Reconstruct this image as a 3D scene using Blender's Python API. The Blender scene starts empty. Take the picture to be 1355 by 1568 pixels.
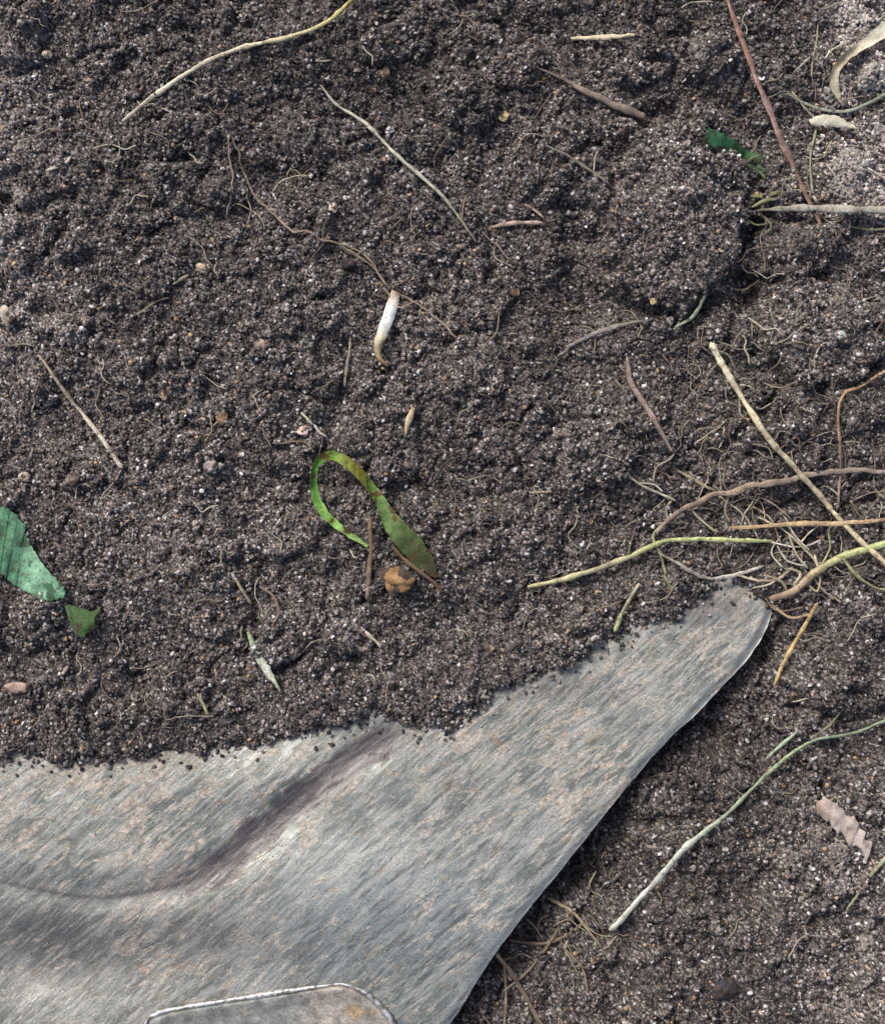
import bpy, math, numpy as np
S=0.0003; CX,CY=677.5,784.0; HC=2100.0
rng=np.random.default_rng(7)
scene=bpy.context.scene

# ---------------------------------------------------------------- noise
def hsh(ix,iy,seed):
    n=(ix.astype(np.int64)*374761393+iy.astype(np.int64)*668265263+seed*974634777)&0xffffffff
    n=((n^(n>>13))*1274126177)&0xffffffff
    n=((n^(n>>16))*2246822519)&0xffffffff
    n=n^(n>>15)
    return (n&0xffffff)/float(0xffffff)
def vn(x,y,seed=0):
    ix=np.floor(x); iy=np.floor(y); fx=x-ix; fy=y-iy
    ux=fx*fx*fx*(fx*(fx*6-15)+10); uy=fy*fy*fy*(fy*(fy*6-15)+10)
    a=hsh(ix,iy,seed); b=hsh(ix+1,iy,seed); c=hsh(ix,iy+1,seed); d=hsh(ix+1,iy+1,seed)
    return (a*(1-ux)+b*ux)*(1-uy)+(c*(1-ux)+d*ux)*uy*1.0
def fbm(x,y,sc,octv=3,seed=0):
    s=0;a=1;t=0
    for o in range(octv):
        s=s+a*(vn(x/sc+o*17.3,y/sc-o*9.1,seed+o*31)-0.5); t+=a; a*=.5; sc*=.5
    return s/t*2
def worley(x,y,sc,seed,f2=False):
    X=x/sc;Y=y/sc; ix=np.floor(X);iy=np.floor(Y); best=np.full(X.shape,9.0); sec=np.full(X.shape,9.0); cid=np.zeros(X.shape)
    for dx in(-1,0,1):
        for dy in(-1,0,1):
            cx=ix+dx;cy=iy+dy
            px=cx+hsh(cx,cy,seed);py=cy+hsh(cx,cy,seed+5)
            d=(X-px)**2+(Y-py)**2
            m=d<best; sec=np.where(m,best,np.minimum(sec,d)); best=np.where(m,d,best); cid=np.where(m,hsh(cx,cy,seed+9),cid)
    if f2: return np.sqrt(best),cid,np.sqrt(sec)
    return np.sqrt(best),cid
def ss(a,b,x):
    t=np.clip((x-a)/(b-a),0,1); return t*t*(3-2*t)
def L(r,g,b,k=1.0):
    v=np.array([r,g,b],float)/255
    return np.where(v<=.04045,v/12.92,((v+.055)/1.055)**2.4)*k

# ---------------------------------------------------------------- layout of blade
UP=[(-700,1175),(-300,1165),(0,1160),(130,1166),(190,1158),(290,1148),(380,1142),(430,1125),(500,1114),(560,1098),(600,1092),(640,1110),(690,1112),(730,1085),(760,1050),(850,1024),(930,985),(1050,932),(1095,900),(1150,890),(1178,915)]
RT=[(1178,915),(1182,932),(1165,975),(1130,1025),(1065,1092),(1000,1158),(900,1280),(800,1405),(745,1480),(690,1568),(600,1700),(480,1850)]
def pdist(x,y,pl):
    best=np.full(x.shape,1e18)
    for (x0,y0),(x1,y1) in zip(pl[:-1],pl[1:]):
        dx,dy=x1-x0,y1-y0; t=np.clip(((x-x0)*dx+(y-y0)*dy)/(dx*dx+dy*dy),0,1)
        best=np.minimum(best,(x-x0-t*dx)**2+(y-y0-t*dy)**2)
    return np.sqrt(best)
POLY=UP+RT[1:]+[(-300,1900),(-700,1850)]
def inside(x,y,P):
    r=np.zeros(x.shape,bool); n=len(P)
    for i in range(n):
        x0,y0=P[i];x1,y1=P[(i+1)%n]
        if y0==y1: continue
        c=((y0>y)!=(y1>y))&(x<(x1-x0)*(y-y0)/(y1-y0)+x0); r^=c
    return r
def smoothpath(pts,n):
    P=np.array(pts,float)
    Q=np.vstack([2*P[0]-P[1],P,2*P[-1]-P[-2]])
    seg=np.sqrt(((P[1:,:2]-P[:-1,:2])**2).sum(1)); cum=np.concatenate([[0],np.cumsum(seg)])
    t=np.linspace(0,cum[-1],n); i=np.clip(np.searchsorted(cum,t,side='right')-1,0,len(seg)-1)
    f=((t-cum[i])/np.maximum(seg[i],1e-9))[:,None]
    p0,p1,p2,p3=Q[i],Q[i+1],Q[i+2],Q[i+3]
    return .5*((2*p1)+(-p0+p2)*f+(2*p0-5*p1+4*p2-p3)*f*f+(-p0+3*p1-3*p2+p3)*f**3)
GRV=smoothpath([(640,1118),(585,1142),(530,1172),(470,1215),(400,1275),(320,1335),(240,1362),(150,1374),(60,1362),(-60,1335)],40)[:,:2].tolist()
def zb(x,y):
    dl=y-(900+(1180-x)*0.237)
    z=-12+48*np.tanh(dl/330.)
    dg=pdist(x,y,GRV)
    side=ss(-200,400,x)
    z=z-9*np.exp(-(dg/26)**2)*ss(650,520,x)*(0.35+.65*side)
    z=z+9*np.exp(-((x-430)/190)**2-((y-1195)/48)**2)
    z=z-20*np.exp(-((x-80)/170)**2-((y-1470)/80)**2)
    z=z+14*np.exp(-((x-560)/200)**2-((y-1370)/110)**2)
    z=z+2.2*fbm(x,y,170,2,77)
    return z
def ragged(x,y): return 11*fbm(x,y,34,2,41)+7*fbm(x,y,13,2,42)

# ---------------------------------------------------------------- soil height
CLODS=[(1035,325,112,140,0.1,58),(1075,95,42,34,0,28),(1235,505,105,75,.2,42),(1215,385,75,42,-.1,34),(725,160,42,38,0,20),
       (640,1030,95,70,-.2,24),(90,930,60,50,0,16),(300,930,100,70,.3,18),(1130,640,60,55,0,20),(585,700,60,45,0,14),(1280,1010,85,90,0,26),
       (1250,1330,70,60,0,22),(340,290,40,30,0,20),(1000,1500,60,50,0,20),(1100,1180,60,50,.5,18),(960,700,70,60,0,16),
       (180,560,90,80,0,12),(760,560,110,90,0,14),(250,1090,60,30,0,16),(420,1100,40,26,0,14),(120,1130,50,22,0,12),(1190,700,60,50,0,20),(800,800,60,50,0,14),
       (1310,620,50,40,.4,22),(970,90,60,45,.3,18),(540,230,70,50,0,16),(830,250,50,60,0,18),(440,80,60,40,0,14),(1340,830,50,60,0,16),(850,1000,50,26,-.4,14),
       (1180,1420,60,50,.2,22),(920,1390,50,40,0,18),(1290,110,60,50,0,20),(1320,280,60,60,0,20),(500,960,60,50,0,16),(60,250,80,60,0,20),(300,700,60,60,0,12)]
PITS=[(905,465,60,40,28),(430,265,70,28,20),(205,1045,28,40,28),(390,935,20,45,22),(520,600,22,55,16),(860,905,60,30,12),(1150,440,20,80,44),
      (1158,335,18,34,34),(70,480,25,20,24),(640,735,22,14,18),(120,150,80,50,14),(880,380,36,80,26),(1150,1350,40,60,26),(1100,1130,30,60,24),
      (1180,985,60,40,28),(700,720,40,40,10),(560,480,24,50,8),(250,40,90,40,14),(820,40,60,30,14),(1340,440,30,40,14),(880,1330,60,60,16),(1000,176,60,16,16),(740,280,30,40,16),(1040,478,90,16,16)]
def bigclod(x,y): return np.maximum(ss(1.05,.8,np.hypot((x-1035)/115,(y-325)/142)),ss(1.05,.8,np.hypot((x-1235)/108,(y-505)/78)))
def clodcell(x,y):
    wx=x+12*fbm(x,y,30,3,15); wy=y+12*fbm(x,y,30,3,16)
    a,ia,a2=worley(wx,wy,84,144,True); b,ib,b2=worley(wx+40,wy,46,44,True)
    q=1-.45*bigclod(x,y)
    ha=ss(0,.28,a2-a)*ss(.45,.9,ia)*q; hb=ss(0,.35,b2-b)*ss(.35,.9,ib)*q
    return ha,hb,ia,ib
def H(x,y,fine=True):
    h=18*fbm(x,y,210,2,3)+14*fbm(x,y,80,3,11)
    wob=.36*fbm(x,y,45,4,21)
    for cx,cy,rx,ry,ro,a in CLODS:
        c,s=math.cos(ro),math.sin(ro); u=((x-cx)*c+(y-cy)*s)/rx; v=(-(x-cx)*s+(y-cy)*c)/ry
        r=np.sqrt(u*u+v*v)+wob
        h=h+a*(.7*ss(1.1,.88,r)+.3*ss(1.0,0,r))
    for cx,cy,rx,ry,a in PITS:
        h=h-a*np.exp(-((x-cx)/rx)**2-((y-cy)/ry)**2)
    ins=inside(x,y,POLY)
    dU=pdist(x,y,UP); dR=pdist(x,y,RT)
    z0=zb(x,y)
    right=ss(900,1060,y)*(x>300)
    h=h-np.where(ins,0,1)*58*np.exp(-dR/110)*right
    du=np.where(ins,-dU,dU)+ragged(x,y)
    lap=z0+20*(1-np.exp(-np.maximum(du,0)/9))
    w=ss(130,12,dU)*np.where(dU<=dR+1,1,0)*ss(1400,1150,np.abs(x)+0)
    hU=h*(1-w)+(lap+.3*h)*w
    hin=z0-12-50*ss(0,50,-du)
    h=np.where(ins,np.where(du>0,lap,hin),hU)
    if fine:
        far=ss(3500,1500,np.hypot(x-CX,y-CY))
        wx=x+7*fbm(x,y,24,2,5); wy=y+7*fbm(x,y,24,2,6)
        ha,hb,_,_=clodcell(x,y); f1,i1=worley(wx,wy,27,50); f2,i2=worley(x+3*fbm(x,y,9,1,8),y,13,60)
        m=np.clip(.6+1.0*fbm(x,y,90,2,71),.15,1.3)
        near=.45+.55*ss(10,50,dU)
        fi=far*near*(16*ha+12*hb+9*m*(.4+i1)*(1-f1*f1*1.3)+4.3*(.5+i2)*(1-f2*f2*1.3)-7)
        h=h+np.where(ins&(du<0),0,fi-6)
    return h
def tone(x,y):
    t=1.06+.22*fbm(x,y,130,3,91)
    ha,hb,ia,ib=clodcell(x,y)
    t=t+.18*ha*(ia*2-1.2)+.24*hb*(ib-.45)-.10*(1-ha)*(1-hb)
    t=t+2.0*ss(1200,1330,x+35*fbm(x,y,60,2,92))*ss(420,270,y)
    t=t+.8*ss(180,-20,x+45*fbm(x,y,70,2,93))*ss(40,170,y)*ss(760,480,y)
    t=t+.55*ss(1080,1340,x+60*fbm(x,y,60,2,94))*ss(1140,1320,y)
    t=t+.3*ss(320,80,np.hypot(x-250,y-800))
    t=t+.28*bigclod(x,y)
    t=t-.22*np.exp(-((x-560)/260)**2-((y-130)/110)**2)
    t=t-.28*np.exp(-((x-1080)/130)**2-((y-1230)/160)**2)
    return np.clip(t,.45,3.0)

# ---------------------------------------------------------------- mesh helpers
def mkmesh(name,V,F,col=None,smooth=True,mat=None,parent=None,extra=None):
    me=bpy.data.meshes.new(name)
    V=np.asarray(V,np.float32).reshape(-1,3); F=np.asarray(F,np.int32)
    k=F.shape[1]
    me.vertices.add(len(V)); me.vertices.foreach_set('co',V.ravel())
    me.loops.add(F.size); me.loops.foreach_set('vertex_index',F.ravel())
    me.polygons.add(len(F)); me.polygons.foreach_set('loop_start',np.arange(0,F.size,k,dtype=np.int32))
    me.update(calc_edges=True)
    me.polygons.foreach_set('use_smooth',np.full(len(F),smooth))
    for nm,c in ([('Col',col)] if col is not None else [])+(extra or []):
        a=me.color_attributes.new(nm,'FLOAT_COLOR','POINT')
        cc=np.ones((len(V),4),np.float32); cc[:,:3]=c; a.data.foreach_set('color',cc.ravel())
    ob=bpy.data.objects.new(name,me); scene.collection.objects.link(ob)
    if mat: me.materials.append(mat)
    if parent: ob.parent=parent
    return ob
def gridfaces(nu,nv,wrap=False):
    i=np.arange(nu-1)[:,None]; j=np.arange(nv if wrap else nv-1)[None,:]; j2=(j+1)%nv
    return np.stack([i*nv+j+0*i,(i+1)*nv+j,(i+1)*nv+j2,i*nv+j2+0*i],-1).reshape(-1,4)

# ---------------------------------------------------------------- materials
def newmat(name):
    m=bpy.data.materials.new(name); m.use_nodes=True; nt=m.node_tree
    return m,nt,nt.nodes['Principled BSDF']
def N(nt,t,**kw):
    n=nt.nodes.new(t)
    for k,v in kw.items():
        if k in n.inputs.keys(): n.inputs[k].default_value=v
        else: setattr(n,k,v)
    return n
def coords(nt,rot=0,scale=(1,1,1)):
    tc=N(nt,'ShaderNodeTexCoord'); r=N(nt,'ShaderNodeMapping'); r.inputs['Rotation'].default_value=(0,0,rot)
    nt.links.new(tc.outputs['Object'],r.inputs['Vector'])
    m=N(nt,'ShaderNodeMapping'); m.inputs['Scale'].default_value=scale
    nt.links.new(r.outputs[0],m.inputs['Vector']); return m.outputs[0]
def noise(nt,vec,scale,detail=4,rough=.6,dist=0):
    n=N(nt,'ShaderNodeTexNoise'); n.inputs['Scale'].default_value=scale; n.inputs['Detail'].default_value=detail
    n.inputs['Roughness'].default_value=rough; n.inputs['Distortion'].default_value=dist
    nt.links.new(vec,n.inputs['Vector']); return n.outputs['Fac']
def ramp(nt,fac,stops):
    r=N(nt,'ShaderNodeValToRGB'); e=r.color_ramp.elements
    while len(e)<len(stops): e.new(.5)
    for q,(p,c) in zip(e,stops):
        q.position=p; q.color=(c,c,c,1) if np.isscalar(c) else (*c,1)
    nt.links.new(fac,r.inputs[0]); return r.outputs[0]
def mix(nt,fac,a,b,mode='MIX'):
    m=N(nt,'ShaderNodeMix',data_type='RGBA',blend_type=mode)
    for s,v in ((m.inputs[0],fac),(m.inputs[6],a),(m.inputs[7],b)):
        if hasattr(v,'links'): nt.links.new(v,s)
        elif np.isscalar(v): s.default_value=v
        else: s.default_value=(*v,1)
    return m.outputs[2]
def bump(nt,bs,h,strength,dist):
    b=N(nt,'ShaderNodeBump'); b.inputs['Strength'].default_value=strength; b.inputs['Distance'].default_value=dist
    nt.links.new(h,b.inputs['Height']); nt.links.new(b.outputs[0],bs.inputs['Normal'])
def attr(nt,nm): return N(nt,'ShaderNodeAttribute',attribute_name=nm).outputs['Color']
def math2(nt,op,x,y):
    q=N(nt,'ShaderNodeMath',operation=op)
    for s_,v_ in zip(q.inputs,(x,y)):
        if hasattr(v_,'links'): nt.links.new(v_,s_)
        else: s_.default_value=v_
    return q.outputs[0]

def granular(name,rough=.85,lo=.55,hi=1.7,scale=900,spec=.25,det=2,bmp=.6):
    m,nt,bs=newmat(name)
    if scale:
        v=coords(nt); n=noise(nt,v,scale,det,.7); f=ramp(nt,n,[(.3,lo),(.5,1),(.72,hi)])
        c=mix(nt,1.0,attr(nt,'Col'),f,'MULTIPLY')
        if bmp: bump(nt,bs,n,bmp,.0006)
    else: c=attr(nt,'Col')
    nt.links.new(c,bs.inputs['Base Color'])
    bs.inputs['Roughness'].default_value=rough; bs.inputs['Specular IOR Level'].default_value=spec
    return m
M_soil=granular('soil_material',scale=1300,lo=.5,hi=1.8,det=1)
M_grain=granular('soil_grain_material',scale=0,spec=.5,rough=.6)
M_stone=granular('pebble_material',scale=1300,lo=.5,hi=1.4,rough=.85,det=3,bmp=.8)
def plantmat(name,trans=0.0,lo=.6,hi=1.25,rough=.7,dirt=.7):
    m,nt,bs=newmat(name); v=coords(nt)
    n=noise(nt,v,800,5,.8); f=ramp(nt,n,[(.32,lo),(.52,1),(.72,hi)])
    c=mix(nt,1.0,attr(nt,'Col'),f,'MULTIPLY')
    n2=noise(nt,v,330,5,.8); dm=ramp(nt,n2,[(.53,0.),(.62,dirt)])
    c=mix(nt,dm,c,tuple(L(92,78,68)))
    nt.links.new(c,bs.inputs['Base Color']); bs.inputs['Roughness'].default_value=rough
    bs.inputs['Specular IOR Level'].default_value=.25
    bump(nt,bs,n,.8,.0007)
    if trans:
        out=nt.nodes['Material Output']; t=N(nt,'ShaderNodeBsdfTranslucent'); nt.links.new(c,t.inputs[0])
        mx=N(nt,'ShaderNodeMixShader'); mx.inputs[0].default_value=trans
        nt.links.new(bs.outputs[0],mx.inputs[1]); nt.links.new(t.outputs[0],mx.inputs[2]); nt.links.new(mx.outputs[0],out.inputs[0])
    return m
M_stem=plantmat('stem_material'); M_leaf=plantmat('leaf_material',.15,.6,1.35,.42,.7); M_straw=plantmat('straw_material',.12,.8,1.15,.5,.35)

# ---------------------------------------------------------------- soil colours
def graincol(x,y,n,light=1.0):
    u=rng.random(n); k=rng.random(n)[:,None]
    c=L(51,46,44)*(1-k)+L(102,94,91)*k
    c=np.where((u<.25)[:,None],L(28,26,26)*(1-k)+L(51,46,45)*k,c)
    c=np.where((u>.77)[:,None],L(106,99,95)*(1-k)+L(148,140,136)*k,c)
    c=np.where((u>.95)[:,None],L(156,151,149)*(1-k)+L(200,197,196)*k,c)
    c=np.where((u>.988)[:,None],L(138,108,84)*(1-k)+L(172,144,108)*k,c)
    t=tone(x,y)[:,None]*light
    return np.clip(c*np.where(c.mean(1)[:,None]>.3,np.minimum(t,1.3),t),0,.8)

# ---------------------------------------------------------------- ground sheet
def axis(a,b,st):
    c=np.arange(a,b+st,st); out=[];d=st;p=c[-1]
    while p<90000: d*=1.28; p+=d; out.append(p)
    out2=[];d=st;p=c[0]
    while p>-90000: d*=1.28; p-=d; out2.append(p)
    return np.concatenate([out2[::-1],c,out])
ax=axis(-70,1430,2.1); ay=axis(-70,1640,2.1)
Y,X=np.meshgrid(ay,ax,indexing='xy')
X=X.astype(float);Y=Y.astype(float)
Z=H(X,Y)
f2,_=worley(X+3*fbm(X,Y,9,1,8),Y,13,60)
cav=.5+.5*np.clip(1.15-f2,0,1)  # painted shade: ground colour darkens in the gaps between crumbs
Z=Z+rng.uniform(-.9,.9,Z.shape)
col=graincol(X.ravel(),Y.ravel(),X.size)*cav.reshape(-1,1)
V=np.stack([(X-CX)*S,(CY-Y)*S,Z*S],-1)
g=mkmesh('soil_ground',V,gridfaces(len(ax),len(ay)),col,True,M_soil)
if g.data.polygons[len(g.data.polygons)//2].normal.z<0: g.data.flip_normals()

# ---------------------------------------------------------------- grains
def ico(sub=0):
    p=(1+5**.5)/2
    v=np.array([(-1,p,0),(1,p,0),(-1,-p,0),(1,-p,0),(0,-1,p),(0,1,p),(0,-1,-p),(0,1,-p),(p,0,-1),(p,0,1),(-p,0,-1),(-p,0,1)],float)
    v/=np.linalg.norm(v[0])
    f=[(0,11,5),(0,5,1),(0,1,7),(0,7,10),(0,10,11),(1,5,9),(5,11,4),(11,10,2),(10,7,6),(7,1,8),(3,9,4),(3,4,2),(3,2,6),(3,6,8),(3,8,9),(4,9,5),(2,4,11),(6,2,10),(8,6,7),(9,8,1)]
    v=v.tolist()
    for _ in range(sub):
        nf=[];c={}
        def mid(a,b):
            k=(min(a,b),max(a,b))
            if k not in c:
                q=np.array(v[a])+np.array(v[b]); q/=np.linalg.norm(q); c[k]=len(v); v.append(q.tolist())
            return c[k]
        for a,b,d in f:
            x,y,z=mid(a,b),mid(b,d),mid(d,a); nf+=[(a,x,z),(b,y,x),(d,z,y),(x,y,z)]
        f=nf
    return np.array(v),np.array(f)
def rotm(n):
    q=rng.normal(size=(n,4)); q/=np.linalg.norm(q,axis=1)[:,None]; w,x,y,z=q.T
    return np.stack([1-2*(y*y+z*z),2*(x*y-z*w),2*(x*z+y*w),2*(x*y+z*w),1-2*(x*x+z*z),2*(y*z-x*w),2*(x*z-y*w),2*(y*z+x*w),1-2*(x*x+y*y)],-1).reshape(n,3,3)
def grains(name,x,y,z,r,col,sub=0,jit=.3,mat=M_grain,smooth=False,parent=None,flat=.5):
    n=len(x); bv,bf=ico(sub); sc=np.stack([np.ones(n)*1.1,rng.uniform(.6,1,n),rng.uniform(flat,.95,n)],-1)
    P=bv[None]*(1+jit*rng.uniform(-1,1,(n,len(bv),1)))*sc[:,None,:]
    P=np.einsum('nij,nkj->nki',rotm(n),P)*r[:,None,None]
    C=np.stack([(x-CX),(CY-y),z],-1)
    V=(P+C[:,None,:])*S
    F=(bf[None]+(np.arange(n)*len(bv))[:,None,None]).reshape(-1,3)
    return mkmesh(name,V,F,np.repeat(col,len(bv),0),smooth,mat,parent)
def jitgrid(x0,x1,y0,y1,st):
    gx,gy=np.meshgrid(np.arange(x0,x1,st),np.arange(y0,y1,st)); gx=gx.ravel();gy=gy.ravel()
    return gx+rng.uniform(-.6,.6,gx.size)*st, gy+rng.uniform(-.6,.6,gx.size)*st
def onsoil(x,y,m0=-2):
    ins=inside(x,y,POLY); dU=pdist(x,y,UP); du=np.where(ins,-dU,dU)+ragged(x,y)
    return (~ins)|(du>m0)
x1,y1=jitgrid(-50,1405,-50,1620,5.0)
x2,y2=jitgrid(-500,1860,-500,2050,11); m=(x2<-50)|(x2>1405)|(y2<-50)|(y2>1620); x2,y2=x2[m],y2[m]
x=np.concatenate([x1,x2]); y=np.concatenate([y1,y2]); r=np.concatenate([1.6+2.8*rng.random(len(x1))**1.8,5+3*rng.random(len(x2))])
m=onsoil(x,y); x,y,r=x[m],y[m],r[m]
z=H(x,y)+r*rng.uniform(-.4,.6,len(x))
grains('soil_grains',x,y,z,r,graincol(x,y,len(x)))
def clusters(name,cx,cy,R,light,tint=None,per=1.15,zoff=.25,hz=.75,tk=.65):
    k=np.maximum(6,(per*(R/2.4)**2*1.6)).astype(int); idx=np.repeat(np.arange(len(cx)),k); n=len(idx)
    d=rng.normal(size=(n,3)); d/=np.linalg.norm(d,axis=1)[:,None]; d[:,2]=np.abs(d[:,2])
    el=rng.uniform(.65,1.25,(len(cx),2))[idx]; lump=1+.25*np.sin(d[:,0]*4+idx)*np.cos(d[:,1]*3+idx*2)
    RR=R[idx]*lump*rng.uniform(.8,1.0,n)
    base=H(cx,cy)+R*zoff
    x=cx[idx]+d[:,0]*RR*el[:,0]; y=cy[idx]+d[:,1]*RR*el[:,1]; z=base[idx]-R[idx]*.3+d[:,2]*RR*hz
    r=1.7+2.0*rng.random(n)**1.6+R[idx]*.045
    c=graincol(x,y,n)*light[idx][:,None]
    if tint is not None: c=c*(1-tk)+tk*tint[idx]*rng.uniform(.6,1.35,(n,1))
    grains(name,x,y,z,r,np.clip(c,0,.8))
n=4200; cx=rng.uniform(-60,1420,n); cy=rng.uniform(-60,1640,n); m=onsoil(cx,cy,4); cx,cy=cx[m],cy[m]
R=4.5+9.5*rng.random(len(cx))**2.2
clusters('soil_crumbs',cx,cy,R,rng.uniform(.75,1.25,len(cx)))
q=smoothpath(UP[2:],160); cx=q[:,0]+rng.uniform(-8,8,160); cy=q[:,1]+rng.uniform(-9,7,160)
clusters('edge_crumbs',cx,cy,4+7*rng.random(160)**1.5,rng.uniform(.7,1.1,160),zoff=.4)

# ---------------------------------------------------------------- ribbons / tubes
def fill(v,n):
    v=np.array(v,float)
    if v.ndim==0: return np.full(n,float(v))
    t=np.linspace(0,1,len(v)); q=np.linspace(0,1,n)
    if v.ndim==1: return np.interp(q,t,v)
    return np.stack([np.interp(q,t,v[:,k]) for k in range(v.shape[1])],-1)
def pathz(P,lift,rad):
    h=H(P[:,0],P[:,1]); ins=inside(P[:,0],P[:,1],POLY)
    h=np.where(ins,np.maximum(h,zb(P[:,0],P[:,1])+1),h)
    k=9; hp=np.pad(h,k,mode='edge'); st=np.stack([hp[i:i+len(h)] for i in range(2*k+1)])
    hm=.7*st.max(0)+.3*st.mean(0); hp=np.pad(hm,k,mode='edge'); hm=np.stack([hp[i:i+len(h)] for i in range(2*k+1)]).mean(0)
    return hm+rad*.7+3
RS=.74
def grey(c,k=.3):
    c=np.array(c,float); m=c.mean(); return c*(1-k)+(.6*m+.4*np.array([165,155,135]))*k
def tubegeo(pts,rad,cols,lift=0,flat=.7,seg=8,wig=1.8,seed=None,knots=0):
    P0=np.array(pts,float)[:,:2]; ln=np.sqrt(((P0[1:]-P0[:-1])**2).sum(1)).sum(); n=max(8,int(ln/3.5))
    P=smoothpath(P0,n); sd=int(abs(P0[0].sum())) if seed is None else seed
    t=np.linspace(0,ln,n)
    P=P+wig*np.stack([fbm(t,t*0+sd,28,3,sd),fbm(t,t*0+sd+50,28,3,sd+3)],-1)
    R=fill(rad,n)*RS*(1+.45*fbm(t,t*0+sd,18,4,sd+7))
    if knots: R=R*(1+.4*np.exp(-((t%knots-knots/2)/4)**2))
    R[0]*=.4;R[-1]*=.3
    z=pathz(P,0,R)+fill(lift,n)*.8
    k=((HC-z)/HC)[:,None]; C=(P-[CX,CY])*k; C=np.stack([C[:,0],-C[:,1],z],-1)
    T=np.gradient(C,axis=0); T/=np.linalg.norm(T,axis=1)[:,None]+1e-9
    U=np.cross(T,[0,0,1.0]); U/=np.linalg.norm(U,axis=1)[:,None]+1e-9; W=np.cross(U,T)
    a=np.linspace(0,2*np.pi,seg,endpoint=False)
    V=C[:,None]+R[:,None,None]*(U[:,None]*np.cos(a)[None,:,None]+flat*W[:,None]*np.sin(a)[None,:,None])
    F=gridfaces(n,seg,True)
    col=fill([L(*grey(c)) for c in cols] if len(cols)>1 else [L(*grey(cols[0]))]*2,n)
    side=(1+.22*np.sin(a*2+sd)+.1*np.sin(a*3))[None,:,None]
    C2=col[:,None,:]*side*(1+.5*fbm(t,t*0,16,4,sd+5))[:,None,None]
    return V.reshape(-1,3)*S,F,np.clip(C2.reshape(-1,3),0,.85)
def tube(name,pts,rad,cols,mat=None,**kw):
    V,F,C=tubegeo(pts,rad,cols,**kw); return mkmesh(name,V,F,C,True,mat or M_stem)
def multi(name,lst,mat=None,parent=None):
    Vs,Fs,Cs=[],[],[];o=0
    for a in lst:
        kw=a[3] if len(a)>3 else {}
        V,F,C=tubegeo(a[0],a[1],a[2],**kw); Vs.append(V);Fs.append(F+o);Cs.append(C);o+=len(V)
    return mkmesh(name,np.vstack(Vs),np.vstack(Fs),np.vstack(Cs),True,mat or M_stem,parent)
def ruled(name,Lp,Rp,cols,lift=0,bow=0,mat=None,nv=14,n=None,edge=1.5,spots=None,sdd=3,twist=None,parent=None,stripe=.15,mot=.45):
    Lp=np.array(Lp,float);Rp=np.array(Rp,float)
    ln=np.sqrt(((Lp[1:]-Lp[:-1])**2).sum(1)).sum(); n=n or max(12,int(ln/2.0))
    A=smoothpath(Lp,n);B=smoothpath(Rp,n); s=np.linspace(0,1,nv)[None,:,None]
    t=np.linspace(0,ln,n)
    A=A+edge*np.stack([fbm(t,t*0,9,3,sdd),fbm(t,t*0,9,3,sdd+1)],-1); B=B+edge*np.stack([fbm(t,t*0,9,3,sdd+2),fbm(t,t*0,9,3,sdd+4)],-1)
    G=A[:,None]*(1-s)+B[:,None]*s
    mid=(A+B)/2; zc=pathz(mid,0,2)+fill(lift,n)+2
    z=zc[:,None]+bow*(1-(2*s[...,0]-1)**2)+2.0*fbm(G[...,0],G[...,1],18,2,sdd)
    if twist is not None: z=z+fill(twist,n)[:,None]*(s[...,0]-.5)
    k=((HC-z)/HC)[...,None]; C=(G-[CX,CY])*k
    V=np.stack([C[...,0],-C[...,1],z],-1)*S
    col=fill([L(*c) for c in cols],n)[:,None,:]*(1+stripe*np.sin(s*nv*2.4)+mot*fbm(G[...,0],G[...,1],14,4,sdd)[...,None])
    if spots:
        q=ss(spots[1],spots[1]+.15,fbm(G[...,0],G[...,1],spots[2],4,sdd+20))[...,None]; col=col*(1-q)+L(*spots[0])*q
    return mkmesh(name,V,gridfaces(n,nv),np.clip(col,0,.85).reshape(-1,3),True,mat or M_leaf,parent)
def ribbon(name,pts,wid,cols,**kw):
    P=np.array(pts,float); n=max(16,int(np.sqrt(((P[1:]-P[:-1])**2).sum(1)).sum()/8)); Q=smoothpath(P,n); W=fill(wid,n)[:,None]
    T=np.gradient(Q,axis=0); T/=np.linalg.norm(T,axis=1)[:,None]; Nn=np.stack([-T[:,1],T[:,0]],-1)
    return ruled(name,Q+Nn*W/2,Q-Nn*W/2,cols,**kw)

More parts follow.
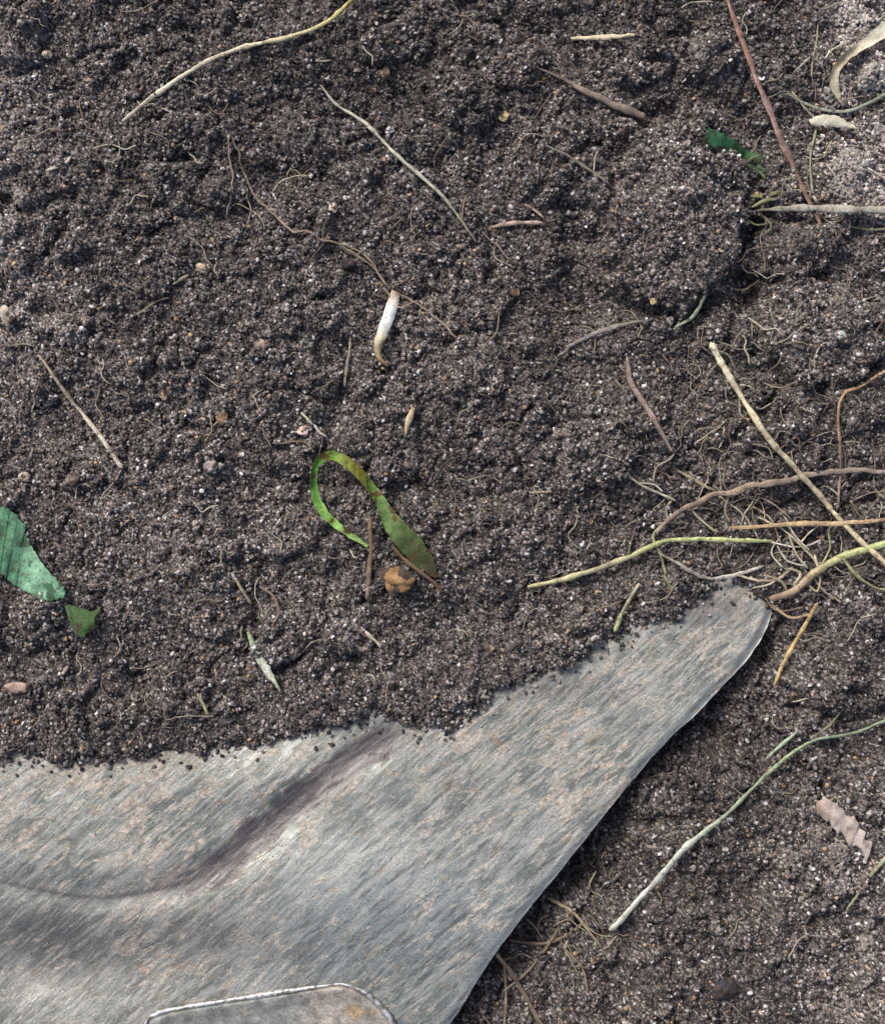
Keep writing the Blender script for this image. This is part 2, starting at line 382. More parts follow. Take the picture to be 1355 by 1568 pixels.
# ---------------------------------------------------------------- spade
spade=bpy.data.objects.new('garden_spade',None); scene.collection.objects.link(spade)
def blade():
    U=smoothpath([(1176,908),(1150,880),(1090,868),(1000,890),(850,968),(720,1030),(560,1062),(300,1095),(0,1112),(-250,1130),(-450,1280),(-430,1580),(-260,1850)],420)
    R=smoothpath([(1180,912),(1183,932),(1166,977),(1130,1027),(1065,1093),(1000,1158),(900,1280),(800,1405),(745,1480),(690,1568),(600,1700),(480,1870)],420)
    t=np.linspace(0,1300,420)
    R=R+(1.8*fbm(t,t*0,60,3,8)+.7*fbm(t,t*0,14,2,9))[:,None]*np.array([.8,.6])
    nv=300; s=(1-(1-np.linspace(0,1,nv))**1.15)[None,:,None]
    G=U[:,None]*(1-s)+R[:,None]*s; X,Y=G[...,0],G[...,1]
    z=zb(X,Y)
    dRt=pdist(X,Y,RT); z=z-4*ss(12,0,dRt)+.5*fbm(X,Y,14,2,3)
    dg=pdist(X,Y,GRV); wv=14*fbm(X,Y,34,4,66)
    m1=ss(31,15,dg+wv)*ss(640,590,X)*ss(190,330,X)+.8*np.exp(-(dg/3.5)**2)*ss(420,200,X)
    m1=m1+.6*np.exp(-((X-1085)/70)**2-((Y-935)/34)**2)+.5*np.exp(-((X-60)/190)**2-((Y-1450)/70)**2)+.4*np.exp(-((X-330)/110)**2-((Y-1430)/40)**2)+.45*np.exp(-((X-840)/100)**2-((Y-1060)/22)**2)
    m2=.6*np.exp(-((X-300)/190)**2-((Y-1190)/55)**2)+.6*np.exp(-((X-740)/190)**2-((Y-1120)/75)**2)+.5*np.exp(-((X-120)/190)**2-((Y-1290)/50)**2)+.4*np.exp(-((X-1000)/110)**2-((Y-1010)/45)**2)+1.0*np.exp(-pdist(X,Y,UP)/10)+.6*np.exp(-((X-240)/60)**2-((Y-1440)/60)**2)
    lowg=np.exp(-((pdist(X,Y,[(590,1170),(520,1225),(440,1290),(350,1350),(330,1360)])+8*fbm(X,Y,25,2,9))/16)**2)*(.5+.7*fbm(X,Y,40,2,10)); m2=m2+1.0*lowg
    m3=np.exp(-((X-600)/210)**2-((Y-1380)/120)**2)+.9*np.exp(-dRt/9)  # bluish sheen painted into the cleaner mid-blade colour, plus the pale right edge
    msk=np.clip(np.stack([m1,m2,m3],-1),0,1).reshape(-1,3)
    def proj(z):
        k=((HC-z)/HC); return np.stack([(X-CX)*k,(CY-Y)*k,z],-1)
    Vt=proj(z).reshape(-1,3); Vb=proj(z-4.5).reshape(-1,3)
    F=gridfaces(420,nv); o=len(Vt)
    idx=np.arange(420*nv).reshape(420,nv)
    rims=[np.stack([e[:-1],e[1:],e[1:]+o,e[:-1]+o],-1) for e in (idx[:,0],idx[:,-1],idx[0],idx[-1])]
    FF=np.vstack([F,F[:,::-1]+o]+rims)
    m,nt,bs=newmat('worn_dusty_steel')
    v0=coords(nt); vs=coords(nt,math.radians(-40),(1,8,1)); vs2=coords(nt,math.radians(-34),(1,3.4,1))
    sp=N(nt,'ShaderNodeSeparateColor'); nt.links.new(attr(nt,'Mask'),sp.inputs[0]); mR,mG,mB=sp.outputs[0],sp.outputs[1],sp.outputs[2]
    fine=noise(nt,v0,1100,3,.75)
    base=mix(nt,ramp(nt,noise(nt,v0,38,6,.66,.5),[(.40,0.),(.60,1.)]),tuple(L(92,98,95)),tuple(L(130,134,131)))
    base=mix(nt,math2(nt,'MULTIPLY',mB,.7),base,tuple(L(142,149,151)))
    st=ramp(nt,noise(nt,vs,48,5,.66,.25),[(.49,0.),(.57,.6)]); base=mix(nt,st,base,tuple(L(162,163,159)))
    dd=ramp(nt,noise(nt,vs,62,5,.68,.3),[(.40,.65),(.47,0.)]); base=mix(nt,dd,base,tuple(L(80,83,80)))
    big=noise(nt,v0,20,3,.6)
    nm=noise(nt,vs2,85,6,.74,.6)
    nm2=math2(nt,'ADD',nm,math2(nt,'MULTIPLY',mG,.06)); nm2=math2(nt,'ADD',nm2,math2(nt,'MULTIPLY',math2(nt,'SUBTRACT',big,.5),.32))
    nm2=math2(nt,'SUBTRACT',nm2,math2(nt,'MULTIPLY',mB,.05))
    mud=ramp(nt,nm2,[(.545,0.),(.585,.7),(.7,.9)])
    mudc=mix(nt,ramp(nt,noise(nt,v0,420,4,.75),[(.4,0.),(.58,1.)]),tuple(L(130,119,108)),tuple(L(186,174,161)))
    c=mix(nt,mud,base,mudc)
    v1=ramp(nt,noise(nt,vs2,85,3,.55,.8),[(.482,0.),(.495,.6),(.508,0.)])
    vm=ramp(nt,noise(nt,v0,28,3,.6),[(.46,0.),(.54,1.)]); c=mix(nt,math2(nt,'MULTIPLY',v1,vm),c,tuple(L(198,189,176)))
    v2=ramp(nt,noise(nt,vs,36,3,.55,.4),[(.455,0.),(.466,.5),(.477,0.)]); c=mix(nt,v2,c,tuple(L(190,181,166)))
    ru=ramp(nt,math2(nt,'ADD',noise(nt,v0,120,5,.7,.8),math2(nt,'MULTIPLY',mG,.05)),[(.60,0.),(.65,.4)]); c=mix(nt,ru,c,tuple(L(148,126,96)))
    # fine bright scratches
    sc_=ramp(nt,noise(nt,coords(nt,math.radians(-51),(1,30,1)),30,2,.5,.1),[(.61,0.),(.63,.5),(.65,0.)]); c=mix(nt,sc_,c,tuple(L(205,206,202)))
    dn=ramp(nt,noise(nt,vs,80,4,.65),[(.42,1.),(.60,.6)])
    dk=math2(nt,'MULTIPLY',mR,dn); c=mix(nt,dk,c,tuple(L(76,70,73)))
    g1=ramp(nt,fine,[(.3,.68),(.5,1.),(.7,1.35)]); c=mix(nt,1.0,c,g1,'MULTIPLY')
    nt.links.new(c,bs.inputs['Base Color'])
    bs.inputs['Specular IOR Level'].default_value=.5
    nt.links.new(ramp(nt,mud,[(0.,.46),(1.,.8)]),bs.inputs['Roughness'])
    nt.links.new(ramp(nt,mud,[(0.,.35),(1.,.0)]),bs.inputs['Metallic'])
    hh=math2(nt,'ADD',math2(nt,'MULTIPLY',mud,.4),math2(nt,'MULTIPLY',fine,.4))
    bump(nt,bs,hh,.45,.0007)
    mkmesh('blade',np.vstack([Vt,Vb])*S,FF,None,True,m,spade,[('Mask',np.vstack([msk,msk]))])
blade()
Lp=[(500,1509),(400,1524),(280,1543),(240,1553),(222,1575),(205,1700),(180,1840)]
Rp=[(500,1509),(530,1508),(560,1521),(588,1547),(606,1580),(640,1700),(650,1840)]
def plate():
    n,nv=120,60; A=smoothpath(Lp,n);B=smoothpath(Rp,n); s=np.linspace(0,1,nv)[None,:,None]; G=A[:,None]*(1-s)+B[:,None]*s
    X,Y=G[...,0],G[...,1]; d=np.minimum(pdist(X,Y,[tuple(q) for q in A[::4]]),pdist(X,Y,[tuple(q) for q in B[::4]]))
    z=zb(X,Y)+1+10*ss(0,7,d)-4*ss(8,30,d)+1.0*fbm(X,Y,14,3,4)
    k=((HC-z)/HC); V=np.stack([(X-CX)*k,(CY-Y)*k,z],-1)*S
    q=(ss(.4,.9,fbm(X,Y,18,4,5)*.9+.85*np.exp(-((X-548)/22)**2-((Y-1550)/18)**2)))[...,None]*.7
    p=ss(430,500,X+20*fbm(X,Y,20,3,6))[...,None]
    col=((L(120,122,119)*(1-p)+L(148,141,133)*p)*(1-q)+L(165,140,100)*q)*(1+.7*fbm(X,Y,12,4,9))[...,None]
    m=granular('weld_plate_material',.5,.55,1.5,900,.5,4)
    mkmesh('mounting_plate',V,gridfaces(n,nv),np.clip(col,0,.8).reshape(-1,3),True,m,spade)
plate()
def rim():
    pts=smoothpath(Lp[::-1]+Rp[1:],200); z=zb(pts[:,0],pts[:,1])+7
    k=((HC-z)/HC); C=np.stack([(pts[:,0]-CX)*k,(CY-pts[:,1])*k,z],-1)
    T=np.gradient(C,axis=0);T/=np.linalg.norm(T,axis=1)[:,None]; U=np.cross(T,[0,0,1.]);U/=np.linalg.norm(U,axis=1)[:,None];W=np.cross(U,T)
    a=np.linspace(0,2*np.pi,10,endpoint=False); t=np.arange(200.); R=np.maximum(1.2,3.2+2.6*fbm(t,t*0,12,3,4))
    V=C[:,None]+R[:,None,None]*(U[:,None]*np.cos(a)[None,:,None]+.9*W[:,None]*np.sin(a)[None,:,None])
    m,nt,bs=newmat('polished_edge_steel'); v=coords(nt); n=noise(nt,v,330,6,.8)
    nt.links.new(ramp(nt,n,[(.42,tuple(L(122,112,98))),(.52,tuple(L(190,192,196))),(.68,tuple(L(225,230,238)))]),bs.inputs['Base Color'])
    bs.inputs['Metallic'].default_value=.5; bs.inputs['Roughness'].default_value=.38; bump(nt,bs,n,.6,.0006)
    mkmesh('plate_rim',V.reshape(-1,3)*S,gridfaces(200,10,True),None,True,m,spade)
rim()
def cyl(name,p0,p1,r0,r1,mat,col):
    n,sg=40,32; t=np.linspace(0,1,n)[:,None]; C=np.array(p0,float)*(1-t)+np.array(p1,float)*t; R=(r0*(1-t)+r1*t)
    R[0]=0.01;R[1]=r0*.8;R[-1]=0.01;C[1]=C[0];C[-2]=C[-1]
    T=np.array(p1,float)-np.array(p0,float);T/=np.linalg.norm(T);U=np.cross(T,[0,0,1.]);U/=np.linalg.norm(U);W=np.cross(U,T)
    a=np.linspace(0,2*np.pi,sg,endpoint=False)
    V=C[:,None]+R[:,:,None]*(U*np.cos(a)[None,:,None]+W*np.sin(a)[None,:,None])
    mkmesh(name,V.reshape(-1,3)*S,gridfaces(n,sg,True),np.tile(L(*col),(n*sg,1)),True,mat,spade)
cyl('socket',(410-CX,CY-1720,55),(360-CX,CY-2300,190),62,66,granular('socket_steel',.5),(120,120,118))
cyl('wooden_handle',(362-CX,CY-2280,185),(160-CX,CY-4600,900),56,52,plantmat('handle_wood'),(150,118,80))
n=12000; x=rng.uniform(-40,1190,n);y=rng.uniform(900,1600,n); d=pdist(x,y,UP); m=inside(x,y,POLY)&(rng.random(n)<(.95*np.exp(-d/14)+.02)); x,y,d=x[m],y[m],d[m]
r=np.where(d<30,rng.uniform(1.4,4.4,len(x)),rng.uniform(.7,1.7,len(x)))
zz=zb(x,y)+r*.6; kk=(HC-zz)/HC
cg=graincol(x,y,len(x)); cg=np.where((d>30)[:,None],cg*.5+.5*L(165,157,144),cg)
grains('soil_crumbs_on_blade',CX+(x-CX)*kk,CY+(y-CY)*kk,zz,r,cg)

# ---------------------------------------------------------------- plant debris
tan=(178,158,128); pale=(205,192,165); brown=(118,92,74)
tube('dry_grass_stem',[(187,187),(230,152),(290,110),(350,80),(420,62),(480,45),(520,18),(550,-10)],[3.8,5,5,5.2,5,4.2,3.8,3.4],[(178,165,145),(210,198,170),(205,192,162),(208,196,140),(205,190,75)],lift=4,knots=150)
tube('dry_grass_stem',[(490,130),(515,160),(560,190),(600,230),(650,275),(690,315),(730,372)],[2,3.2,3.8,4,3.6,3,1.8],[(170,170,145),(185,185,162),(182,180,155),(140,128,108)],lift=3)
ribbon('straw_piece',[(874,59),(920,57),(971,54)],[5,8,5],[pale,(225,212,182),pale],mat=M_straw,bow=2,lift=3,nv=6)
tube('brown_root',[(815,100),(880,130),(930,155),(988,178)],[1.6,4.5,8,9],[(96,84,76),(122,106,96),(145,126,112)],lift=0,wig=4)
tube('red_stem',[(1110,-10),(1140,75),(1170,150),(1200,225),(1230,290),(1258,348)],[3.8,4.8,5.8,6.5,6,3],[(158,108,92),(160,116,102),(168,132,120),(148,106,94),(125,95,82)],lift=8,knots=130)
tube('pale_stem',[(1155,322),(1185,320),(1230,319),(1300,321),(1375,322)],[2,6,7.5,6.5,6.5],[(130,128,85),(185,180,165),(200,193,176),(185,172,156)],lift=8)
ribbon('dry_leaf_strip',[(1365,38),(1330,62),(1298,85),(1281,105),(1277,130),(1290,162)],[24,18,12,13,12,4],[(215,212,192),(218,210,188),(195,182,152),(212,204,178),(195,185,155)],mat=M_straw,lift=[14,12,8,8,6,3],bow=-3,twist=[0,6,-6,4,0])
ribbon('dry_leaf_strip',[(1240,188),(1262,184),(1285,188),(1308,197)],[12,20,15,3],[(225,220,196),(232,228,208),(208,203,175)],mat=M_straw,lift=9,bow=3,edge=3)
tube('green_grass_stem',[(1203,143),(1235,160),(1285,170),(1330,158),(1365,138)],[2,3.4,3.6,3,3],[(150,165,135),(180,185,160),(150,168,135)],lift=8)
multi('thin_grass_stems',[([(1252,38),(1246,80),(1243,118)],[1.5,2,1.5],[(170,165,130)]),([(1215,112),(1235,92),(1250,75)],1.6,[(175,172,150)]),
 ([(1250,192),(1240,235),(1243,290),(1250,310)],2.6,[(150,155,110),(200,192,170)]),([(1290,240),(1330,258),(1365,280)],2.6,[pale,(190,180,160)]),
 ([(1210,140),(1245,180),(1275,198)],2,[(185,180,150)]),([(1330,55),(1345,30),(1360,20)],2.6,[(170,185,140)]),([(1295,232),(1330,262),(1358,268)],1.8,[(215,210,190)]),
 ([(1265,250),(1300,300),(1340,330)],1.6,[(200,190,170)]),([(1310,60),(1275,75),(1262,90)],1.6,[(200,195,170)]),([(1300,345),(1330,352),(1360,350)],1.6,[(160,160,110)])])
multi('green_root_tuft',[([(1150,300),(1172,300),(1195,292)],[3,6,2],[(125,125,75)]),([(1150,318),(1170,308),(1190,306)],[3,5,2],[(120,125,80)]),([(1120,245),(1150,255),(1180,262)],[2,3,2],[(80,110,70)]),
 ([(1135,265),(1148,245),(1165,238)],2.4,[(90,125,80)]),([(1160,250),(1168,270),(1160,285)],3,[(95,120,70)]),([(1160,325),(1180,345),(1170,360)],2.4,[(130,125,90)]),([(1130,250),(1160,262),(1172,275)],3,[(100,130,80)]),([(1145,335),(1160,345),(1190,340)],2,[(110,110,70)])])
ruled('green_leaf_scrap',[(1082,196),(1108,206),(1140,228),(1166,240)],[(1076,218),(1102,232),(1130,246),(1160,252)],[(46,100,66),(60,122,82),(50,95,60),(80,98,62)],lift=6,bow=3,edge=5,spots=((60,54,46),.2,12))
ribbon('white_straw_husk',[(606,446),(598,475),(587,505),(579,530),(581,548),(594,560)],[14,18,18,16,10,4],[(170,150,120),(244,240,232),(250,246,240),(215,205,175),(172,152,112),(130,105,80)],mat=M_straw,lift=[8,13,13,9,5,3],bow=4,stripe=.05,edge=.8,mot=.12)
tube('straw_fragment',[(633,625),(626,645),(621,667)],[4,6,3.5],[(190,155,110),(205,180,148),(170,140,110)],lift=3)
tube('dry_grass_stem',[(60,543),(100,600),(150,662),(188,717)],[2.2,3.8,4.4,4.4],[(165,142,115),(190,168,140),(212,198,176),(198,186,160)],lift=4)
ribbon('curled_green_leaf',[(563,836),(535,818),(505,795),(486,768),(480,735),(488,706),(510,697),(537,712),(562,738),(584,770),(603,805),(632,838),(658,868),(668,885)],
 [4,9,13,14,11,12,16,16,14,20,30,36,30,5],[(175,205,130),(160,195,115),(145,188,98),(120,172,84),(105,158,72),(98,150,65),(130,152,65),(150,140,60),(100,132,60),(120,152,88),(110,135,80),(90,108,62),(72,82,50),(90,70,48)],
 lift=[1,4,9,16,24,30,32,28,22,17,12,8,4,1],bow=-2.5,twist=[0,0,4,8,10,6,-4,-14,-16,-8,-4,0,0,0],nv=20,edge=1.4,spots=((96,78,44),.26,14),stripe=.16,mot=.6)
tube('twig',[(566,788),(568,830),(565,875),(561,918)],[4.5,4,4.6,5],[(140,108,76),(120,96,72),(138,116,94)],lift=3)
tube('curled_root_tip',[(600,835),(625,862),(655,885),(680,908)],[2,4,4,2],[(120,88,58),(110,80,54),(95,68,48)],lift=3)
ribbon('pale_grass_blade',[(380,967),(392,1000),(408,1025),(429,1057)],[6,11,13,3],[(165,180,145),(190,200,178),(214,218,204),(190,195,160)],lift=5,bow=3)
multi('small_grass_bits',[([(303,1060),(312,1078),(319,1094)],3.4,[(185,182,120)]),([(360,885),(372,905),(385,925)],3,[(180,175,135)]),([(398,898),(420,915),(427,938),(418,956)],2.8,[(125,106,90)]),
 ([(553,960),(568,975),(584,992)],3.8,[(195,182,160)]),([(537,515),(533,550),(527,592)],3,[(155,146,126),(180,172,152)]),([(480,650),(490,662),(500,668)],3,[(190,180,160)]),([(460,632),(478,650)],2.4,[(170,175,150)]),
 ([(750,347),(790,342),(834,341)],[2.5,5.5,3.5],[(175,150,135),(166,142,124)],{'lift':3}),([(800,312),(818,322),(832,334)],3,[(170,146,118)]),([(835,222),(880,245),(932,280)],[1.5,3,1.5],[(130,128,105),(145,132,110)]),
 ([(812,755),(850,752)],2.4,[(175,160,128)]),([(95,1035),(105,1020)],4,[(180,162,142)]),([(940,968),(958,930),(978,893)],[4,4.4,3],[(175,182,125),(155,152,115),(175,165,132)],{'lift':3}),
 ([(1033,502),(1060,485),(1080,450)],3.4,[(165,182,140),(170,184,146)],{'lift':8}),([(70,262),(100,250),(108,240)],3.4,[(185,175,160)]),([(265,435),(290,420)],3.4,[(170,150,122)]),([(1030,905),(1015,880)],3,[(130,138,90)])])
ruled('green_leaf',[(-60,740),(0,768),(22,786),(40,806),(44,828),(66,862),(86,888),(103,908)],[(-60,860),(0,878),(14,890),(36,902),(52,912),(66,918),(80,920),(100,918)],
 [(98,152,118),(102,156,120),(94,146,108),(116,168,132),(140,188,156),(130,178,146),(110,158,124)],lift=8,bow=5,edge=4,nv=40,stripe=.14,spots=((70,108,80),.24,16),sdd=13,mot=.6)
ruled('green_leaf_scrap',[(98,926),(118,928),(135,934),(156,928)],[(110,958),(118,972),(132,972),(153,944)],[(86,116,72),(78,108,64),(72,102,58),(84,102,66)],lift=1,bow=3,edge=5,nv=18,spots=((80,70,58),.0,12),sdd=19)
tube('dry_grass_stem',[(1088,525),(1130,600),(1180,675),(1240,742),(1295,805),(1365,872)],[6.5,6,6,5.5,5.5,5],[(195,190,162),(200,188,150),(188,172,138),(202,184,146),(196,178,132)],lift=13,knots=125)
tube('forked_root',[(1005,818),(1022,795),(1060,772),(1120,752),(1200,735),(1280,722),(1370,722)],[3,5.4,6.4,6,5.6,5,4.5],[(150,128,108),(162,138,116),(170,148,126),(158,138,122),(168,148,132)],lift=8,wig=4)
tube('straw_stem',[(1115,808),(1160,806),(1220,802),(1290,801),(1370,794)],[3,4.6,5,5,4.2],[(195,158,112),(208,172,118),(204,168,124),(195,160,115)],lift=10)
tube('green_grass_stem',[(808,898),(870,885),(950,858),(1010,832),(1050,826),(1110,827),(1185,829)],[3.8,5.8,6,5,5.4,5.8,3],[(178,175,115),(192,186,136),(178,168,132),(160,170,100),(178,194,120),(170,184,110),(150,156,104)],lift=[5,5,6,9,10,10,7],knots=140)
tube('green_grass_stem',[(1178,918),(1215,905),(1245,878),(1290,853),(1370,828)],[6,8,8,7,7.4],[(155,124,100),(178,150,120),(178,174,118),(172,184,112),(168,182,115)],lift=12)
tube('straw_stem',[(1184,1050),(1208,1000),(1228,965),(1252,922)],[3,4.6,5.8,4],[(205,180,118),(200,165,102),(208,174,112),(182,150,104)],lift=10)
tube('brown_root',[(960,545),(968,590),(1000,640),(1028,692)],[3.5,5.5,6,2.5],[(128,106,99),(158,134,124),(148,122,112)],lift=4)
tube('red_stem',[(1368,560),(1320,590),(1290,605),(1282,640),(1286,700),(1283,775)],[3.2,3,3.4,3.4,3,2.6],[(188,150,108),(180,138,98),(165,122,95),(138,108,94),(150,122,106)],lift=6)
multi('root_tangle',[([(948,720),(985,745),(1035,768)],[1.8,3,2.4],[(200,195,168)]),([(970,738),(1000,742),(1015,752)],1.8,[(200,195,172)]),([(1035,720),(1068,738),(1095,752)],[1.8,3.2,2.8],[(172,158,120)]),
 ([(1010,845),(1050,872),(1085,888),(1130,880),(1168,866)],[2.6,3.2,3.4,4,3],[(176,176,154),(168,158,148),(206,200,190),(198,192,182)],{'lift':5,'wig':4}),
 ([(1180,830),(1220,838),(1260,826)],2,[(210,200,175)],{'lift':6}),([(1190,835),(1205,860),(1235,868)],2,[(212,204,178)],{'lift':6}),([(1160,792),(1200,812),(1240,850),(1252,870)],2.4,[(190,176,140)],{'lift':8}),
 ([(1200,790),(1215,820),(1240,845)],2,[(215,205,178)],{'lift':8}),([(1140,770),(1175,790),(1195,830)],2,[(172,154,120)],{'lift':5}),([(1120,750),(1110,780),(1118,800)],2.2,[(158,138,110)],{'lift':4}),
 ([(1055,775),(1070,795),(1098,815)],2.4,[(194,188,148)],{'lift':4}),([(1240,880),(1262,905),(1290,925)],2,[(160,138,108)]),([(1180,925),(1210,945),(1240,940)],2.6,[(182,156,120)],{'lift':5}),
 ([(1205,905),(1195,890),(1170,880)],3.6,[(162,140,114)],{'lift':8}),([(1215,898),(1225,878),(1200,870)],3,[(188,174,148)],{'lift':8}),([(1230,890),(1250,905),(1256,880),(1246,850)],2.2,[(194,176,142)],{'lift':10}),
 ([(1290,855),(1310,880),(1340,900),(1362,905)],3,[(155,155,104)],{'lift':6}),([(1300,770),(1330,755),(1365,750)],1.8,[(160,142,115)]),([(1255,870),(1270,840),(1268,815)],2.4,[(170,176,118)],{'lift':6}),
 ([(1015,800),(1000,822),(1012,850),(1020,880)],3,[(132,138,94)],{'lift':3}),([(1120,770),(1150,760),(1180,770),(1210,795)],1.6,[(155,132,108)],{'lift':5}),([(1260,800),(1240,815),(1225,832)],1.8,[(208,194,160)],{'lift':6}),
 ([(1130,880),(1160,890),(1190,885),(1215,870)],2.8,[(176,158,130)],{'lift':7,'wig':4}),([(1150,900),(1175,895),(1200,880)],2,[(190,174,146)],{'lift':8}),([(1195,820),(1180,845),(1200,872)],1.8,[(204,194,166)],{'lift':7}),
 ([(1170,915),(1190,935),(1230,930)],2,[(126,105,86)],{'lift':6}),([(1235,870),(1220,850),(1205,815)],2,[(194,184,156)],{'lift':8}),([(1100,760),(1140,790),(1160,825)],1.6,[(184,170,136)],{'lift':6}),([(1030,765),(1020,780),(1024,800)],1.6,[(174,164,136)],{'lift':6})])
tube('pale_root',[(855,545),(895,520),(930,505),(985,493)],[2,5,7,3],[(118,112,106),(134,128,122),(126,116,108)],lift=0,wig=4)
tube('green_grass_stem',[(933,1426),(990,1365),(1050,1298),(1110,1248),(1180,1180),(1238,1137),(1300,1124),(1358,1104)],[5.5,6.4,6.2,4.8,4,3.6,3.2,2.8],[(170,170,150),(200,204,196),(180,190,172),(135,154,118),(138,162,115),(142,165,128),(138,160,122)],lift=[6,14,16,14,12,8,6,6])
multi('thin_grass_stems',[([(1173,1162),(1200,1138),(1222,1118)],[3,3.8,2],[(155,174,145)]),([(1365,1302),(1330,1345),(1297,1392)],[3.2,3.6,2.8],[(175,176,125)],{'lift':4}),([(1240,1130),(1270,1110),(1290,1085)],1.8,[(135,138,105)]),([(838,1373),(880,1400),(922,1452)],[2.8,3.8,2.4],[(165,148,110),(150,126,98)],{'lift':3}),
 ([(780,1440),(830,1445),(880,1425),(905,1400)],3.2,[(135,114,94)],{'lift':3}),([(870,1380),(850,1430),(815,1480),(770,1520)],3.2,[(128,108,88)],{'lift':3}),([(760,1460),(790,1500),(832,1575)],4,[(135,112,90)],{'lift':3}),([(770,1470),(775,1520),(772,1575)],2.6,[(140,122,100)],{'lift':3}),([(860,1450),(890,1480),(900,1520)],2.6,[(125,106,88)])])
ruled('bark_scrap',[(1254,1222),(1285,1232),(1312,1262),(1335,1292)],[(1248,1244),(1272,1262),(1302,1296),(1326,1320)],[(166,144,130),(208,194,184),(194,178,168),(205,192,184)],lift=7,bow=6,edge=6,mat=M_straw,sdd=33,spots=((118,100,88),.25,14),stripe=.04)

multi('brown_root_thread',[([(360,210),(370,262),(402,312),(450,350),(520,378),(562,405),(600,442)],[1.6,2.2,2.4,2.4,2.2,2.2,2],[(120,104,90),(138,120,100),(152,134,112)],{'wig':8,'lift':1}),
 ([(612,455),(655,472),(690,510),(704,522)],2.2,[(142,122,105)],{'wig':6,'lift':1}),([(590,445),(610,470),(640,460)],2,[(146,126,108)],{'lift':2}),([(350,215),(356,270),(350,330)],1.8,[(125,110,96)],{'wig':5}),([(520,375),(560,392),(595,440)],1.8,[(158,140,116)],{'wig':6})])
lst=[]
for i in range(620):
    if i<210: cx,cy=rng.normal(1130,130),rng.normal(740,170)
    elif i<250: cx,cy=rng.normal(850,60),rng.normal(1430,60)
    elif i<290: cx,cy=rng.normal(1290,50),rng.normal(180,110)
    else: cx,cy=rng.uniform(-20,1380),rng.uniform(-20,1580)
    if inside(np.array([cx]),np.array([cy]),POLY)[0]: continue
    a=rng.uniform(0,2*np.pi); l=rng.uniform(12,75); p=[(cx,cy)]
    for k in range(4):
        a+=rng.normal(0,.55); p.append((p[-1][0]+l/4*math.cos(a),p[-1][1]+l/4*math.sin(a)))
    if inside(np.array([p[-1][0]]),np.array([p[-1][1]]),POLY)[0]: continue
    c=[(118,100,84),(138,120,98),(155,145,120),(100,86,74),(182,170,145)][rng.integers(5)]
    lst.append((p,rng.uniform(.8,1.9),[c],{'seg':5,'seed':i,'wig':3}))
multi('root_fibres',lst)

# ---------------------------------------------------------------- pebbles
def pebble(x,y,rx,ry,c,rot=0,hz=.6,lift=.45,k=1.0):
    bv,bf=ico(4 if rx>20 else 3); q=bv.copy(); sd=int(x*7+y); g=np.random.default_rng(sd)
    d=np.ones(len(q))
    for j in range(11):
        nn=g.normal(size=3); nn/=np.linalg.norm(nn); dd=(q*d[:,None])@nn; lim=g.uniform(.62,.9); d=np.where(dd>lim,d*(lim/np.maximum(dd,1e-6)*.85+.15),d)
    d=d*(1+(.28 if rx>20 else .14)*fbm(q[:,0]*10+q[:,2]*6+sd,q[:,1]*10+q[:,2]*4+sd,6,4,sd))
    w=q[:,0]*12; w2=q[:,1]*12+q[:,2]*5
    q=q*d[:,None]*np.array([rx,ry,hz*min(rx,ry)])*1.15; cr,sr=math.cos(rot),math.sin(rot)
    q=np.stack([q[:,0]*cr-q[:,1]*sr,q[:,0]*sr+q[:,1]*cr,q[:,2]],-1)
    gx=np.array([x,x-rx*.6,x+rx*.6,x,x],float); gy=np.array([y,y,y,y-ry*.6,y+ry*.6],float)
    z=float(H(gx,gy).max())+lift*min(rx,ry)*.6+3; kk=(HC-z)/HC
    V=(q+[(x-CX)*kk,(CY-y)*kk,z])*S
    col=L(*c)*k*(1+1.0*fbm(w+sd,w2,7,4,sd))[:,None]
    sp=(fbm(w+sd+9,w2,6,4,sd+2)>.12)[:,None]; col=np.where(sp,L(80,68,60),col)
    mkmesh('pebble',V,bf,np.clip(col,0,.85),True,M_stone)
PB=[(606,889,24,18,(142,112,78)),(311,411,11,7,(188,170,148)),(770,178,8,8,(205,185,135)),(72,84,8,7,(175,165,152)),
 (322,714,11,10,(172,160,158)),(465,661,9,8,(210,185,172)),(12,486,11,17,(185,172,158)),(401,528,8,9,(158,138,128)),(342,640,8,11,(122,100,84)),(1025,492,7,7,(195,192,188)),(1290,516,8,10,(168,172,172)),
 (510,319,7,7,(190,174,156)),(596,200,7,5,(210,215,218)),(25,1053,20,8,(160,138,126)),(728,614,7,7,(175,172,165)),(300,804,6,8,(170,158,145)),
 (250,605,5,8,(160,138,114)),(1000,462,5,5,(190,166,122)),(940,322,6,5,(168,142,112)),
 (790,448,7,7,(126,100,84)),(1110,1515,20,14,(54,54,58)),(534,404,12,9,(42,41,44)),(800,58,14,7,(50,50,55)),(870,800,5,5,(170,156,146)),(590,112,8,9,(136,118,104)),
 (112,735,9,10,(146,133,122)),(379,760,8,8,(152,142,132)),(39,731,9,8,(165,154,142)),(1060,1330,6,5,(150,142,134)),(1180,1290,6,6,(165,158,150))]
for p in PB: pebble(*p,rot=rng.uniform(-.5,.5),k=.9)
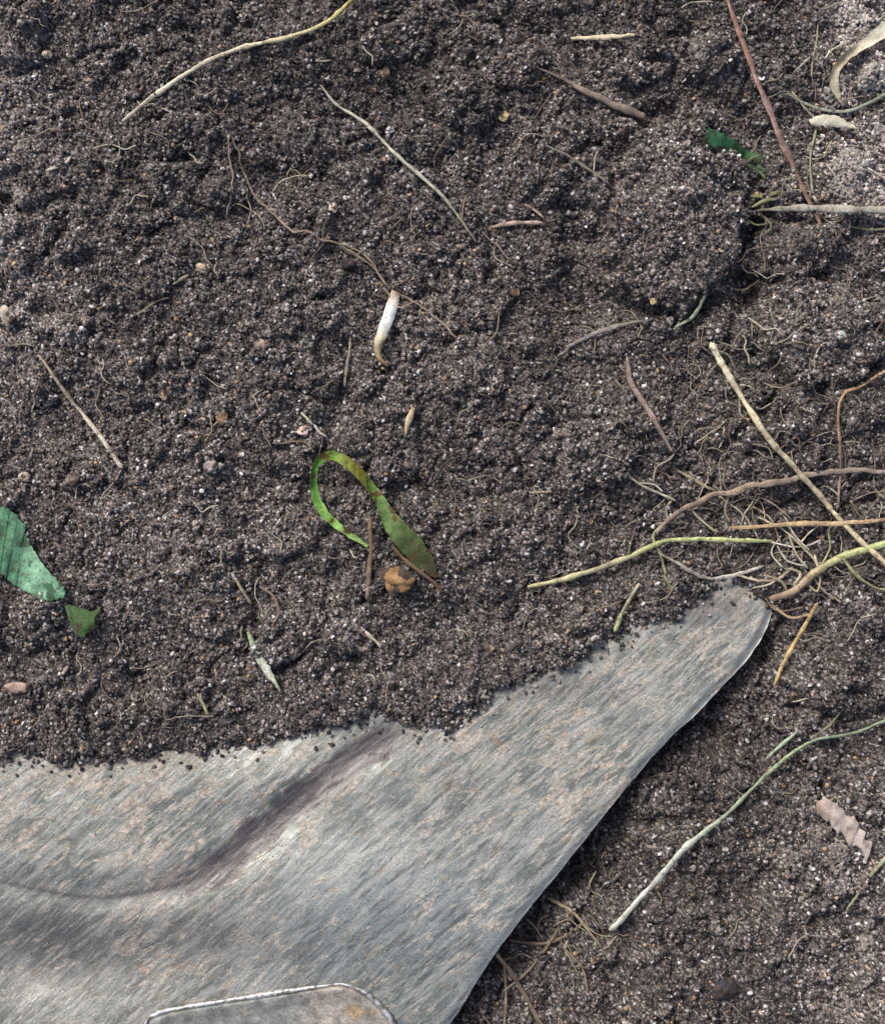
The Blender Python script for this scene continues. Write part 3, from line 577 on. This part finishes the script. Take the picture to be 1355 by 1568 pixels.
CL=[(40,300,19,(158,150,142)),(435,1108,13,(128,112,102)),(650,715,15,(108,94,86)),
 (1320,40,24,(196,190,182)),(1305,255,32,(184,176,168)),(1335,120,30,(182,176,168)),(1300,20,20,(190,182,175)),(1345,200,24,(188,180,172)),(1280,290,16,(172,164,156)),(1270,150,16,(168,162,155)),(1340,300,22,(180,172,164)),
 (10,197,16,(160,150,142)),(45,230,17,(150,142,132)),(85,265,14,(160,150,142)),
 (20,335,12,(165,156,148)),(60,380,10,(148,140,134)),(130,100,9,(150,140,130)),(15,410,11,(140,132,124)),(50,520,15,(148,138,124)),(35,545,9,(160,148,135)),(1345,470,20,(148,138,130)),(1270,470,11,(130,120,112)),
 (1240,1290,26,(148,140,132)),(1275,1310,20,(156,146,138)),(1330,1450,22,(158,150,142)),(1290,1540,20,(150,140,132)),(1210,1320,16,(140,130,122)),(1240,1235,18,(160,150,145)),(1075,95,36,(104,94,90)),
 (725,165,24,(98,90,86)),(335,292,24,(98,88,85)),(640,1100,16,(95,86,80)),(450,1130,10,(100,90,84)),(1150,600,20,(100,92,86)),(590,940,18,(98,88,82)),(850,330,16,(92,84,78)),(610,610,16,(98,90,86)),(240,690,14,(100,90,84)),(1215,380,32,(96,88,84)),(1260,1000,26,(92,84,80)),
 (322,620,12,(165,150,144)),(700,488,11,(130,120,114))]
a=np.array([c[:3] for c in CL],float); tint=np.array([L(*c[3]) for c in CL])
clusters('soil_clods',a[:,0],a[:,1],a[:,2],np.ones(len(CL)),tint*.85,per=1.5,zoff=.05,hz=.65,tk=.5)

# ---------------------------------------------------------------- light, sky, camera
w=bpy.data.worlds.new('World'); scene.world=w; w.use_nodes=True; nt=w.node_tree
sk=nt.nodes.new('ShaderNodeTexSky'); sk.sky_type='NISHITA'; sk.sun_disc=False
el=math.radians(46); az=math.radians(-38)
sk.sun_elevation=el; sk.sun_rotation=az
sk.air_density=1.0; sk.dust_density=5.0
bg=nt.nodes['Background']; bg.inputs[1].default_value=.145; nt.links.new(sk.outputs[0],bg.inputs[0])
sl=bpy.data.lights.new('sun','SUN'); sl.energy=2.8; sl.angle=math.radians(15); sl.color=(1,.97,.93)
so=bpy.data.objects.new('sun',sl); scene.collection.objects.link(so)
from mathutils import Vector
d=Vector((math.sin(az)*math.cos(el),math.cos(az)*math.cos(el),math.sin(el)))
so.rotation_euler=d.to_track_quat('Z','Y').to_euler(); so.location=d*3
cam=bpy.data.cameras.new('camera'); co=bpy.data.objects.new('camera',cam); scene.collection.objects.link(co)
co.location=(0,0,HC*S); cam.sensor_fit='VERTICAL'
cam.sensor_height=24; cam.lens=12/(784/HC); cam.clip_start=.01; cam.clip_end=200
scene.camera=co
scene.view_settings.view_transform='Standard'; scene.view_settings.look='None'; scene.view_settings.exposure=0
